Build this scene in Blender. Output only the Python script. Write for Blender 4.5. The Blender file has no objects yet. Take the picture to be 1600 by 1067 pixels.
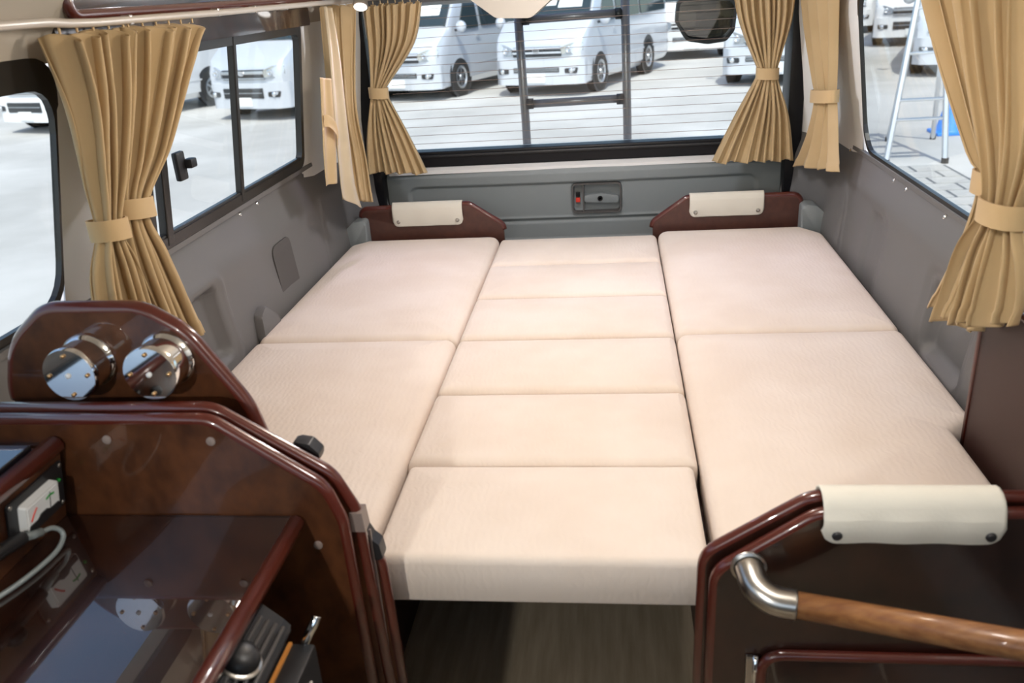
import bpy, bmesh, math, random
from mathutils import Vector, Matrix, noise

# ------------------------------------------------------------------ camera, sky, sun, exposure
SC = bpy.context.scene
COL = SC.collection
cam_d = bpy.data.cameras.new('camera'); cam = bpy.data.objects.new('camera', cam_d); COL.objects.link(cam)
cam.location = (0.1189, -1.2464, 1.214); cam.rotation_euler = (1.1725, 0.0652, 0.1063)
cam_d.sensor_width = 36; cam_d.lens = 29.68; cam_d.clip_start = 0.02; cam_d.clip_end = 400
cam_d.dof.use_dof = True; cam_d.dof.focus_distance = 2.0; cam_d.dof.aperture_fstop = 5.6
SC.camera = cam
W = bpy.data.worlds.new('sky'); SC.world = W; W.use_nodes = True
wn = W.node_tree.nodes; wl = W.node_tree.links; wn.clear()
wo = wn.new('ShaderNodeOutputWorld'); wb = wn.new('ShaderNodeBackground'); ws = wn.new('ShaderNodeTexSky')
ws.sky_type = 'NISHITA'; ws.sun_disc = False; ws.sun_elevation = math.radians(56); ws.sun_rotation = math.radians(184)
ws.air_density = 1.0; ws.dust_density = 2.0; ws.ozone_density = 1.0
wb.inputs['Strength'].default_value = 0.26
wl.new(ws.outputs[0], wb.inputs[0]); wl.new(wb.outputs[0], wo.inputs[0])
sun_d = bpy.data.lights.new('sun', 'SUN'); sun = bpy.data.objects.new('sun', sun_d); COL.objects.link(sun)
sun_d.energy = 3.8; sun_d.angle = math.radians(0.6); sun_d.color = (1, 0.96, 0.9)
sun.rotation_euler = Vector((0.06, -0.55, 0.83)).to_track_quat('Z', 'Y').to_euler()
SC.view_settings.view_transform = 'Standard'; SC.view_settings.look = 'None'
SC.view_settings.gamma = 1; SC.view_settings.use_curve_mapping = False
SC.view_settings.exposure = 0.0
G = -0.55                                  # the ground outside; the van floor is z = 0
R = math.radians

# ------------------------------------------------------------------ materials
def mat(name, col, rough=0.5, metal=0.0, coat=0.0, spec=0.5, emit=None, es=0.0, sheen=0.0):
    m = bpy.data.materials.new(name); m.use_nodes = True
    b = m.node_tree.nodes['Principled BSDF']
    b.inputs['Base Color'].default_value = (*col, 1); b.inputs['Roughness'].default_value = rough
    b.inputs['Metallic'].default_value = metal; b.inputs['Coat Weight'].default_value = coat
    b.inputs['Coat Roughness'].default_value = 0.04; b.inputs['Specular IOR Level'].default_value = spec
    b.inputs['Sheen Weight'].default_value = sheen
    if emit: b.inputs['Emission Color'].default_value = (*emit, 1); b.inputs['Emission Strength'].default_value = es
    return m
def nd(m, t, **kw):
    n = m.node_tree.nodes.new(t)
    for k, v in kw.items():
        if k in n.inputs.keys() if hasattr(n.inputs, 'keys') else False: n.inputs[k].default_value = v
        else: setattr(n, k, v)
    return n
def vary(m, c1, c2, scale, detail=4, stretch=(1, 1, 1), lo=0.35, hi=0.65, rough=0.55, dist=0.0):
    nt = m.node_tree; L = nt.links
    tc = nd(m, 'ShaderNodeTexCoord'); mp = nd(m, 'ShaderNodeMapping'); mp.inputs['Scale'].default_value = stretch
    nz = nd(m, 'ShaderNodeTexNoise'); nz.inputs['Scale'].default_value = scale; nz.inputs['Detail'].default_value = detail
    nz.inputs['Roughness'].default_value = rough; nz.inputs['Distortion'].default_value = dist
    cr = nd(m, 'ShaderNodeValToRGB'); cr.color_ramp.elements[0].position = lo; cr.color_ramp.elements[1].position = hi
    cr.color_ramp.elements[0].color = (*c1, 1); cr.color_ramp.elements[1].color = (*c2, 1)
    L.new(tc.outputs['Object'], mp.inputs[0]); L.new(mp.outputs[0], nz.inputs['Vector']); L.new(nz.outputs[0], cr.inputs[0])
    L.new(cr.outputs[0], nt.nodes['Principled BSDF'].inputs['Base Color'])
    return mp
def bump(m, scale, strength, dist=0.002, kind='noise', stretch=(1, 1, 1), detail=3, distortion=0.0):
    nt = m.node_tree; L = nt.links
    tc = nd(m, 'ShaderNodeTexCoord'); mp = nd(m, 'ShaderNodeMapping'); mp.inputs['Scale'].default_value = stretch
    if kind == 'wave':
        t = nd(m, 'ShaderNodeTexWave'); t.inputs['Scale'].default_value = scale; t.inputs['Distortion'].default_value = distortion
        t.inputs['Detail'].default_value = detail; t.inputs['Detail Scale'].default_value = 1.6
    else:
        t = nd(m, 'ShaderNodeTexNoise'); t.inputs['Scale'].default_value = scale; t.inputs['Detail'].default_value = detail
    b = nd(m, 'ShaderNodeBump'); b.inputs['Strength'].default_value = strength; b.inputs['Distance'].default_value = dist
    L.new(tc.outputs['Object'], mp.inputs[0]); L.new(mp.outputs[0], t.inputs['Vector'])
    L.new(t.outputs['Fac' if kind == 'wave' else 0], b.inputs['Height'])
    L.new(b.outputs[0], nt.nodes['Principled BSDF'].inputs['Normal'])

M = {}
M['cushion'] = mat('cushion_fabric', (.80, .70, .60), .9, sheen=.15)
vary(M['cushion'], (.80, .685, .59), (.86, .755, .67), 5, 3)
bump(M['cushion'], 26, .12, .002, 'wave', (1, 1.0, 1), 2, 7)
M['piping'] = mat('piping', (.56, .40, .26), .9)
M['wood'] = mat('varnished_wood', (.07, .022, .012), .32, coat=.85, spec=.35)
vary(M['wood'], (.034, .0115, .0055), (.118, .042, .016), 22, 6, (1, 1, .7), .3, .72)
M['edge'] = mat('wood_edge_band', (.085, .014, .008), .3, coat=.8, spec=.4)
M['wood_matt'] = mat('bench_wood', (.035, .013, .009), .5)
M['wood_dark'] = mat('wood_darker', (.02, .007, .004), .3, coat=1, spec=.5)  # darker copy of the varnished wood, same figure
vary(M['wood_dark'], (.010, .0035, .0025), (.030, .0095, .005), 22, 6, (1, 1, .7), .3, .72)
M['counter'] = mat('counter_surface', (.02, .007, .004), .25, coat=1, spec=.5)  # darker wood tone with a stronger clear coat
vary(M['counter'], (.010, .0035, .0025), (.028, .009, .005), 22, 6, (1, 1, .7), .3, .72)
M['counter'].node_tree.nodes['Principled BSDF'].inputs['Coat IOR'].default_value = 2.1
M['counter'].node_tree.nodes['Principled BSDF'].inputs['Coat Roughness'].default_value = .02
M['headwood'] = mat('headboard_wood', (.075, .026, .018), .45, coat=.25)
vary(M['headwood'], (.065, .022, .015), (.085, .03, .02), 40, 3, (1, 1, 1))
M['oak'] = mat('handrail_oak', (.30, .13, .045), .4, coat=.3)
vary(M['oak'], (.17, .062, .022), (.36, .165, .06), 9, 5, (1, 12, 12), .3, .7)
M['grey'] = mat('grey_trim', (.150, .147, .147), .55); bump(M['grey'], 900, .12, .0006)
M['tail'] = mat('tailgate_trim', (.225, .25, .258), .6); bump(M['tail'], 900, .15, .0006)
M['ladder'] = mat('ladder_tube', (.21, .20, .215), .35, .4)
M['grey_dark'] = mat('dark_grey_pocket', (.085, .08, .078), .6)
M['pillar'] = mat('pillar_trim', (.82, .83, .82), .6); bump(M['pillar'], 500, .08, .0006)
M['liner'] = mat('headliner', (.46, .42, .35), .95); bump(M['liner'], 400, .3, .001)
M['lump'] = mat('beige_cover', (.48, .43, .36), .8)
M['black'] = mat('black_rubber', (.006, .006, .008), .4, spec=.25)
M['bframe'] = mat('black_window_frame', (.018, .017, .016), .3)
M['bplas'] = mat('black_plastic', (.014, .014, .016), .42)
M['white_paint'] = mat('white_painted_sill', (.82, .82, .82), .35)
M['chrome'] = mat('chrome', (.86, .87, .88), .06, 1)
M['brass'] = mat('brass', (.7, .42, .2), .3, 1)
M['steel'] = mat('brushed_steel', (.55, .52, .48), .28, 1)
M['alu'] = mat('aluminium', (.70, .72, .74), .35, 1)
M['rail'] = mat('curtain_rail', (.62, .58, .52), .35, .3)
M['cover'] = mat('cream_cover', (.72, .69, .61), .85); bump(M['cover'], 220, .25, .001)
M['vinyl'] = mat('floor_vinyl', (.20, .17, .125), .45)
vary(M['vinyl'], (.30, .24, .165), (.44, .36, .26), 6, 5, (8, .8, 1), .3, .7)
M['concrete'] = mat('concrete', (.5, .5, .48), .9)
vary(M['concrete'], (.43, .42, .40), (.58, .57, .55), .6, 8, (1, 1, 1), .35, .65)
M['paver'] = mat('paver', (.50, .49, .47), .9); vary(M['paver'], (.44, .43, .41), (.56, .55, .52), 3, 5)
M['joint'] = mat('paving_joint', (.16, .17, .18), .95)
M['tyre'] = mat('tyre', (.02, .02, .02), .8)
M['silver'] = mat('silver_paint', (.68, .71, .76), .28, .35, coat=.6)
M['whitep'] = mat('white_paint', (.80, .81, .82), .3, coat=.6)
M['vglass'] = mat('van_glass', (.03, .045, .05), .05, spec=.8)
M['grille'] = mat('grille_black', (.03, .032, .036), .4)
M['lens'] = mat('headlamp_lens', (.50, .54, .58), .12, .6, coat=1)
M['plate'] = mat('number_plate', (.85, .86, .84), .5)
M['paper'] = mat('price_sheet', (.85, .88, .86), .7)
M['blue'] = mat('blue_cone', (.05, .27, .82), .45)
M['dark'] = mat('dark_recess', (.008, .008, .008), .7)
M['amber'] = mat('orange_trim', (.62, .25, .05), .5)
M['ltgrey'] = mat('light_grey_door', (.50, .45, .42), .4)
M['screenw'] = mat('gauge_dial', (.85, .86, .86), .4)
M['green'] = mat('green_mark', (.02, .35, .05), .5)
M['red'] = mat('red_mark', (.70, .04, .02), .5)
M['greyhose'] = mat('grey_hose', (.22, .25, .25), .35)
M['dglass'] = mat('black_glass', (.006, .008, .012), .03, spec=.6, coat=1)
M['dglass'].node_tree.nodes['Principled BSDF'].inputs['Coat IOR'].default_value = 2.1
M['tape'] = mat('grey_tape', (.22, .17, .15), .4)
M['led'] = mat('led_lens', (1, 1, 1), .3, emit=(1, .98, .95), es=4)
M['fill_led'] = mat('fill_lamp_lens', (1, 1, 1), .3, emit=(1, .85, .68), es=6)  # glowing lens of the added ceiling fill lamps
M['wire'] = mat('heater_wire', (.24, .18, .15), .6)
M['mirror'] = mat('mirror_glass', (.20, .205, .22), .02, 1)
M['white'] = mat('white_plastic', (.75, .75, .74), .5)
# window glass: thin clear pane, light passes, reflects at grazing angles
def glass(name, tint):
    m = bpy.data.materials.new(name); m.use_nodes = True; nt = m.node_tree; nt.nodes.clear()
    o = nt.nodes.new('ShaderNodeOutputMaterial'); mx = nt.nodes.new('ShaderNodeMixShader')
    t = nt.nodes.new('ShaderNodeBsdfTransparent'); t.inputs[0].default_value = (*tint, 1)
    g = nt.nodes.new('ShaderNodeBsdfGlossy'); g.inputs['Roughness'].default_value = .01
    lw = nt.nodes.new('ShaderNodeLayerWeight'); lw.inputs[0].default_value = .5
    pw = nt.nodes.new('ShaderNodeMath'); pw.operation = 'POWER'; pw.inputs[1].default_value = 5
    f = nt.nodes.new('ShaderNodeMath'); f.operation = 'MULTIPLY_ADD'; f.inputs[1].default_value = .45; f.inputs[2].default_value = .025
    nt.links.new(lw.outputs['Facing'], pw.inputs[0]); nt.links.new(pw.outputs[0], f.inputs[0])
    nt.links.new(f.outputs[0], mx.inputs[0]); nt.links.new(t.outputs[0], mx.inputs[1]); nt.links.new(g.outputs[0], mx.inputs[2])
    nt.links.new(mx.outputs[0], o.inputs[0]); return m
M['glass'] = glass('window_glass', (.93, .96, .95))
# curtain cloth: diffuse with some translucency
def cloth(name, c1, c2):
    m = mat(name, c1, .85, sheen=.2); nt = m.node_tree; b = nt.nodes['Principled BSDF']
    vary(m, c1, c2, 7, 2)
    bump(m, 1400, .15, .0005)
    tr = nt.nodes.new('ShaderNodeBsdfTranslucent'); tr.inputs[0].default_value = (c2[0], c2[1] * .93, c2[2] * .8, 1)
    mx = nt.nodes.new('ShaderNodeMixShader'); mx.inputs[0].default_value = .28
    out = nt.nodes['Material Output']
    nt.links.new(b.outputs[0], mx.inputs[1]); nt.links.new(tr.outputs[0], mx.inputs[2]); nt.links.new(mx.outputs[0], out.inputs[0])
    return m
M['curtain'] = cloth('curtain_cloth', (.60, .45, .245), (.66, .50, .28))
M['lining'] = cloth('tieback_cloth', (.70, .52, .28), (.74, .57, .33))
M['pale'] = cloth('curtain_lining_cloth', (.66, .56, .39), (.71, .61, .44))

# ------------------------------------------------------------------ helpers
def obj(name, me, m=None, parent=None, smooth=False, angle=None):
    if isinstance(me, bmesh.types.BMesh):
        bm = me; me = bpy.data.meshes.new(name)
        bmesh.ops.recalc_face_normals(bm, faces=bm.faces[:]); bm.to_mesh(me); bm.free()
    if m is not None and not me.materials: me.materials.append(M[m] if isinstance(m, str) else m)
    if smooth:
        me.polygons.foreach_set('use_smooth', [True] * len(me.polygons))
        if angle: me.set_sharp_from_angle(angle=R(angle))
    o = bpy.data.objects.new(name, me); COL.objects.link(o)
    if parent is not None:
        o.parent = parent
        if parent.get('_root'): o.location = -Vector(parent['_base'])
    return o
def tag(o, label, cat, group=None, kind=None):
    if label: o['label'] = label
    if cat: o['category'] = cat
    if group: o['group'] = group
    if kind: o['kind'] = kind
    return o
def thing(name, label, cat, base=(0, 0, 0), group=None, kind=None):
    o = bpy.data.objects.new(name, None); COL.objects.link(o); o.location = base
    o.empty_display_size = .05; o['_root'] = 1; o['_base'] = base
    return tag(o, label, cat, group, kind)
def struct(name, bm, m, smooth=False, angle=None):
    o = obj(name, bm, m, None, smooth, angle); o['kind'] = 'structure'; return o
def copy_tree(o, parent=None):
    c = o.copy(); COL.objects.link(c); c.parent = parent
    for ch in list(o.children): copy_tree(ch, c)
    return c
def BM(): return bmesh.new()
def box(bm, x0, x1, y0, y1, z0, z1, bev=0, seg=2):
    v = [bm.verts.new(p) for p in ((x0, y0, z0), (x1, y0, z0), (x1, y1, z0), (x0, y1, z0), (x0, y0, z1), (x1, y0, z1), (x1, y1, z1), (x0, y1, z1))]
    fs = [bm.faces.new([v[i] for i in q]) for q in ((3, 2, 1, 0), (4, 5, 6, 7), (0, 1, 5, 4), (1, 2, 6, 5), (2, 3, 7, 6), (3, 0, 4, 7))]
    if bev:
        es = list({e for f in fs for e in f.edges})
        bmesh.ops.bevel(bm, geom=es, offset=bev, segments=seg, affect='EDGES', profile=.6)
    return bm
def bx(*a, **k): return box(BM(), *a, **k)
def fillet(pts, rad, n=6, closed=True):
    out = []; N = len(pts)
    for i, p in enumerate(pts):
        r = rad[i] if isinstance(rad, (list, tuple)) else rad
        if (not closed and i in (0, N - 1)) or not r: out.append(tuple(p)); continue
        P = Vector(p); a = Vector(pts[i - 1]) - P; b = Vector(pts[(i + 1) % N]) - P
        la, lb = a.length, b.length; a.normalize(); b.normalize()
        ang = a.angle(b, math.pi)
        if ang > math.pi - .02: out.append(tuple(p)); continue
        t = min(r / math.tan(ang / 2), la * .48, lb * .48)
        A = P + a * t; B = P + b * t
        for k in range(n + 1):
            s = k / n; q = A * (1 - s) ** 2 + P * 2 * s * (1 - s) + B * s * s
            out.append(tuple(q))
    return out
def prism(bm, pts, axis, a, b, bev=0, seg=2, fn=None):
    """extrude a 2D outline along an axis; 2D coordinates are the other two axes in order"""
    def P(p, d):
        q = {'x': (d, p[0], p[1]), 'y': (p[0], d, p[1]), 'z': (p[0], p[1], d)}[axis]
        return fn(q) if fn else q
    A = [bm.verts.new(P(p, a)) for p in pts]; B = [bm.verts.new(P(p, b)) for p in pts]
    n = len(pts); fa = bm.faces.new(A); fb = bm.faces.new(B[::-1])
    for i in range(n): bm.faces.new((A[i], B[i], B[(i + 1) % n], A[(i + 1) % n]))
    if bev: bmesh.ops.bevel(bm, geom=list(fa.edges) + list(fb.edges), offset=bev, segments=seg, affect='EDGES', profile=.5)
    return bm
def tube(bm, path, r, n=10, caps=True, radii=None):
    pts = [Vector(p) for p in path]; prev = None; rings = []
    for i, p in enumerate(pts):
        d = (pts[min(i + 1, len(pts) - 1)] - pts[max(i - 1, 0)]).normalized()
        u = (prev - d * prev.dot(d)).normalized() if prev is not None else d.orthogonal().normalized()
        prev = u; w = d.cross(u); rr = radii[i] if radii else r
        rings.append([bm.verts.new(p + (u * math.cos(2 * math.pi * k / n) + w * math.sin(2 * math.pi * k / n)) * rr) for k in range(n)])
    for a, b in zip(rings, rings[1:]):
        for k in range(n): bm.faces.new((a[k], a[(k + 1) % n], b[(k + 1) % n], b[k]))
    if caps: bm.faces.new(rings[0][::-1]); bm.faces.new(rings[-1])
    return bm
def smooth_path(pts, n=6):
    P = [Vector(p) for p in pts]; out = []
    for i in range(len(P) - 1):
        a, b, c, d = P[max(i - 1, 0)], P[i], P[i + 1], P[min(i + 2, len(P) - 1)]
        for k in range(n):
            t = k / n
            out.append(.5 * ((2 * b) + (c - a) * t + (2 * a - 5 * b + 4 * c - d) * t * t + (3 * b - a - 3 * c + d) * t ** 3))
    return out + [P[-1]]
def lathe(bm, prof, origin, axis, n=24):
    """prof: (radius, distance along axis)"""
    ax = Vector(axis).normalized(); u = ax.orthogonal().normalized(); w = ax.cross(u); O = Vector(origin); rings = []
    for r, d in prof:
        if r < 1e-6: rings.append([bm.verts.new(O + ax * d)])
        else: rings.append([bm.verts.new(O + ax * d + (u * math.cos(2 * math.pi * k / n) + w * math.sin(2 * math.pi * k / n)) * r) for k in range(n)])
    for a, b in zip(rings, rings[1:]):
        for k in range(n):
            q = [a[0]] if len(a) == 1 else [a[k], a[(k + 1) % n]]
            q += [b[0]] if len(b) == 1 else [b[(k + 1) % n], b[k]]
            bm.faces.new(q)
    if len(rings[0]) > 1: bm.faces.new(rings[0][::-1])
    if len(rings[-1]) > 1: bm.faces.new(rings[-1])
    return bm
def gridmesh(bm, nu, nv, f):
    V = [[bm.verts.new(f(i / nu, j / nv)) for j in range(nv + 1)] for i in range(nu + 1)]
    for i in range(nu):
        for j in range(nv): bm.faces.new((V[i][j], V[i + 1][j], V[i + 1][j + 1], V[i][j + 1]))
    return V
def ring(bm, outer, inner, axis, a, b, fn=None):
    def P(p, d):
        q = {'x': (d, p[0], p[1]), 'y': (p[0], d, p[1]), 'z': (p[0], p[1], d)}[axis]
        return fn(q) if fn else q
    n = len(outer); Q = [[bm.verts.new(P(p, d)) for p in s] for s, d in ((outer, a), (inner, a), (inner, b), (outer, b))]
    for s in range(4):
        for i in range(n): bm.faces.new((Q[s][i], Q[s][(i + 1) % n], Q[(s + 1) % 4][(i + 1) % n], Q[(s + 1) % 4][i]))
    return bm
def rrect(a0, a1, b0, b1, r, n=6): return fillet([(a0, b0), (a1, b0), (a1, b1), (a0, b1)], r, n)
def sm(a, b, x):
    t = max(0, min(1, (x - a) / (b - a))); return t * t * (3 - 2 * t)
def rbox(u, v, cu, cv, hu, hv, r):
    """signed distance to a rounded rectangle"""
    qx = abs(u - cu) - hu + r; qy = abs(v - cv) - hv + r
    return math.hypot(max(qx, 0), max(qy, 0)) + min(max(qx, qy), 0) - r

# ------------------------------------------------------------------ outside ground
struct('ground', (lambda b: (gridmesh(b, 2, 2, lambda u, v: (-90 + 180 * u, -60 + 180 * v, G)), b)[1])(BM()), 'concrete')

# ------------------------------------------------------------------ the van shell
def xw(z): return .81 - .135 * max(0, z - .76)          # inner body side, leaning in above the sill
def corner(y): return .085 * max(0, (y - 1.40) / .2) ** 2
def xtrim(z):                                            # lower side trim: flat, curving out to the sill
    return .757 + .018 * sm(.44, .62, z) + .036 * sm(.64, .757, z)

struct('floor', bx(-.84, .84, -1.9, 1.62, -.03, 0), 'vinyl')
def ceiling_mesh():
    b = BM(); prof = [(-.757, 1.15), (-.742, 1.18), (-.70, 1.245), (-.62, 1.30), (-.5, 1.325), (0, 1.335), (.5, 1.325), (.62, 1.30), (.70, 1.245), (.742, 1.18), (.757, 1.15)]
    top = [(.83, 1.15), (.80, 1.36), (.6, 1.42), (-.6, 1.42), (-.80, 1.36), (-.83, 1.15)]
    return prism(b, prof + top, 'y', -1.9, 1.64)
ceil = struct('ceiling', ceiling_mesh(), 'liner', True, 40)

def wall(side):
    s = -1 if side == 'left' else 1
    if side == 'left':
        rec = [(.41, .545, .095, .118, .04, -.006, .010), (.41, .545, .080, .103, .03, .006, .008), (.405, .555, .058, .078, .02, .032, .008)]
        y0 = -1.9
    else:
        rec = [(1.03, .52, .20, .125, .04, .005, .012), (.93, .50, .06, .12, .04, .010, .012), (.40, .52, .13, .10, .035, .006, .012), (.40, .515, .10, .075, .025, .030, .012)]
        y0 = -1.9
    ztop = .757 if side == 'left' else .733
    b = BM(); ny = int((1.615 - y0) / .0085); nz = 58
    def f(u, v):
        y = y0 + (1.615 - y0) * u; z = .28 + (ztop - .28) * v
        x = xtrim(z) - corner(y)
        if y > 1.0: x -= .004 * math.exp(-((y - (1.22 + (z - .6) * .25)) / .006) ** 2) * sm(.66, .62, z)
        for cy, cz, hy, hz, r, d, e in rec: x += d * (1 - sm(-e, e, rbox(y, z, cy, cz, hy, hz, r)))
        return (s * x, y, z)
    gridmesh(b, ny, nz, f)
    w = struct('wall_' + side, b, 'grey', True)
    # sill ledge out to the glass, outer skin, pillars
    o = obj('body_skin', bx(min(s * .813, s * .83), max(s * .813, s * .83), y0, 1.66, -.3, ztop - .003), 'white_paint', w)
    if side == 'left':
        obj('sill_ledge', bx(-.812, -.800, y0, 1.62, .745, .757), 'grey', w)
        spans = [(0.0, .30, .757, 1.16), (1.2, 1.605, .715, 1.24), (-1.9, -1.35, .757, 1.16)]
    else:
        obj('sill_ledge', bx(.800, .812, y0, 1.62, .722, .733), 'grey', w)
        spans = [(1.2, 1.605, .715, 1.24), (-1.9, .0, .733, 1.16)]
    for a, c, z0, z1 in spans:
        b = BM(); n = max(6, int((c - a) / .02))
        gridmesh(b, n, 10, lambda u, v: (s * (xw(z0 + (z1 - z0) * v) - corner(a + (c - a) * u) - (.005 + .008 * math.sin(math.pi * u)) * sm(1.158, 1.09, z0 + (z1 - z0) * v)), a + (c - a) * u + (.17 * (z1 - z0) * v * (1 - u) if a == 0 else 0), z0 + (z1 - z0) * v))
        obj('pillar_trim', b, 'pillar', w, True)
        obj('pillar_skin', prism(BM(), [(a, .71), (c + (.04 if c > 1.5 else 0), .71), (c + (.04 if c > 1.5 else 0), 1.2), (a + (.075 if a == 0 else 0), 1.2)], 'x', .001, .008, fn=lambda q: (s * (xw(q[2]) + q[0]), q[1], q[2])), 'white_paint', w)
    return w
wallL = wall('left'); wallR = wall('right')
obj('trim_insert', prism(BM(), fillet([(.80, .40), (.80, .625), (.93, .625), (.93, .40)], [0, .03, .03, 0]), 'x', -.004, .002, .001, fn=lambda q: (-(xtrim(q[2]) + q[0]), q[1], q[2])), 'grey_dark', wallL)
obj('anchor_cover', prism(BM(), fillet([(.585, .44), (.60, .51), (.64, .525), (.69, .48), (.70, .44)], .015), 'x', -.022, .002, .005, fn=lambda q: (-(xtrim(q[2]) + q[0]), q[1], q[2])), 'grey', wallL, True, 40)
def snap(parent, p, ax, m='chrome', r=.006):
    return obj('snap_button', lathe(BM(), [(r, 0), (r, .003), (r * .7, .005), (0, .006)], p, ax, 12), m, parent, True, 40)
for y in (.73, .84, 1.28, -.06): snap(wallL, (-xtrim(.735) - .001, y, .735), (1, 0, .6))
for y in (.80, .894, 1.30, .55): snap(wallR, (xtrim(.715) + .001, y, .715), (-1, 0, .6))

cab = struct('wall_front', bx(-.80, .80, -1.93, -1.90, 0, .78), 'grey_dark')
obj('cab_header', bx(-.76, .76, -1.93, -1.90, 1.18, 1.33), 'liner', cab)
w5 = thing('window_5', 'cab window opening behind the camera', None, (0, -1.92, .78), kind='structure')
obj('pane', bx(-.76, .76, -1.922, -1.918, .78, 1.18), 'glass', w5)
# ------------------------------------------------------------------ tailgate
def tail_mesh():
    b = BM(); W_ = .675
    def f(u, v):
        x = -W_ + 2 * W_ * u; z = .34 + .295 * v; y = 1.625 - .018 * (x / W_) ** 2 * -1
        d = rbox(x, z, 0, .485, .595, .098, .03); y += .009 * (1 - sm(-.006, .006, d))
        y += .006 * math.exp(-((z - .452) / .006) ** 2) * (1 if abs(x) < .6 else 0)
        y -= .004 * math.exp(-((z - .462) / .004) ** 2) * (1 if abs(x) < .6 else 0)
        d2 = rbox(x, z, .060, .527, .082, .050, .015); y += .022 * (1 - sm(-.003, .004, d2))
        y += .012 * sm(.615, .635, z)
        return (x, y, z)
    gridmesh(b, 300, 90, f); return b
tail = struct('door_1', tail_mesh(), 'tail', True)
tail['label'] = 'grey moulded tailgate trim panel behind the bed'
obj('painted_sill', prism(BM(), [(1.636, .630), (1.636, .640), (1.664, .653), (1.70, .653), (1.70, .630)], 'x', -.66, .66), 'white_paint', tail)
obj('gasket', bx(-.68, .68, 1.653, 1.715, .650, .704, bev=.006), 'black', tail)
obj('gasket_strip', bx(-.66, .66, 1.646, 1.655, .684, .694, bev=.003), 'bplas', tail)
obj('outer_skin', bx(-.80, .80, 1.72, 1.74, -.3, .70), 'white_paint', tail)
for s in (-1, 1):
    obj('door_seal', bx(min(s * .672, s * .722), max(s * .672, s * .722), 1.585, 1.70, .30, 1.25, bev=.01), 'black', tail, True, 40)
# latch handle in the recess
h = obj('latch_frame', ring(BM(), rrect(-.024, .144, .475, .579, .016), rrect(-.019, .139, .480, .574, .013), 'y', 1.622, 1.652), 'grey_dark', tail)
obj('latch_lever', prism(BM(), fillet([(.018, .513), (.135, .508), (.135, .532), (.075, .542), (.018, .536)], .006), 'y', 1.626, 1.646, .003), 'tail', h, True, 40)
obj('latch_divider', bx(.012, .017, 1.624, 1.65, .482, .572), 'grey_dark', h)
obj('keyhole', lathe(BM(), [(.009, 0), (.009, .003), (.005, .003), (.005, 0)], (.072, 1.626, .525), (0, -1, 0), 16), 'black', h)
obj('lock_slot', bx(-.012, .003, 1.640, 1.652, .530, .545, bev=.002), 'black', h)
obj('lock_button', bx(-.012, .003, 1.636, 1.652, .511, .526, bev=.002), 'red', h)
# rear window with heater wires
def leanr(q): return (q[0], q[1] - .10 * (q[2] - .70), q[2])
w3 = thing('window_1', 'wide rear window pane above the tailgate panel', None, (0, 1.69, .70), kind='structure')
rp = obj('pane', prism(BM(), rrect(-.672, .672, .70, 1.19, .04), 'y', 1.684, 1.688, fn=leanr), 'glass', w3)
for k in range(16):
    z = .728 + k * .029
    obj('heater_wire', prism(BM(), [(-.62, z), (.62, z), (.62, z + .0013), (-.62, z + .0013)], 'y', 1.681, 1.683, fn=leanr), 'wire', rp)
hd = struct('trim_1', prism(BM(), fillet([(1.52, 1.335), (1.52, 1.26), (1.60, 1.185), (1.72, 1.172), (1.74, 1.40), (1.6, 1.40)], .01), 'x', -.76, .76), 'grey', True, 40)
lc = obj('lock_cover', prism(BM(), fillet([(-.36, 1.30), (-.312, 1.195), (-.225, 1.128), (-.12, 1.122), (-.045, 1.178), (.005, 1.30)], [.02, .03, .035, .035, .03, .02]), 'y', 1.46, 1.60, .018, 3), 'lump', None, True, 40)
tag(lc, 'rounded beige cover hanging below the headliner at the rear window', 'cover')

# ------------------------------------------------------------------ side windows
def onside(s, off=0): return lambda q: (s * (xw(q[2]) + q[0] + off), q[1], q[2])
def side_window(name, s, y0, y1, z0, z1, r, wb, wt, wside, label, bars=(), depth=.005, shear=0):
    t = thing(name, label, None, (s * .8, (y0 + y1) / 2, z0), kind='structure'); f0 = onside(s); fn = lambda q: f0((q[0], q[1] + shear * (q[2] - z0), q[2]))
    obj('pane', prism(BM(), rrect(y0 + .004, y1 - .004, z0 + .004, z1 - .004, r), 'x', .002, .004, fn=fn), 'glass', t)
    fr = obj('frame', ring(BM(), rrect(y0 - .006, y1 + .006, z0 - .006, z1 + .012, r + .006), rrect(y0 + wside, y1 - wside, z0 + wb, z1 - wt, r), 'x', -depth, .006, fn=fn), 'bframe', t)
    for (ya, yb, a, b) in bars:
        obj('frame_bar', prism(BM(), [(ya, z0), (yb, z0), (yb, z1), (ya, z1)], 'x', a, b, .003, fn=fn), 'bframe', t)
    return t
side_window('window_2', -1, -1.35, 0.0, .765, 1.15, .07, .008, .035, .004, 'front side window beside the console, black edged', shear=.17)
wl2 = side_window('window_3', -1, .30, 1.2, .765, 1.155, .03, .018, .025, .014, 'sliding side window in black metal frame behind the tied curtains',
                  [(.352, .378, -.014, .006), (.735, .752, -.014, .004), (.755, .768, -.006, .006)], .012)
obj('lower_track', prism(BM(), [(.32, .772), (1.19, .772), (1.19, .790), (.32, .790)], 'x', -.010, .006, .003, fn=onside(-1)), 'bframe', wl2)
side_window('window_4', 1, .0, 1.2, .739, 1.17, .09, .003, .02, .003, 'large side window beside the step ladder, thin black edge')
lt = obj('window_latch', bx(-.782, -.768, .41, .445, .885, .945, bev=.006), 'bplas', wl2, True, 40)
obj('latch_tab', bx(-.772, -.752, .435, .462, .907, .927, bev=.005), 'bplas', lt, True, 40)

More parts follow.
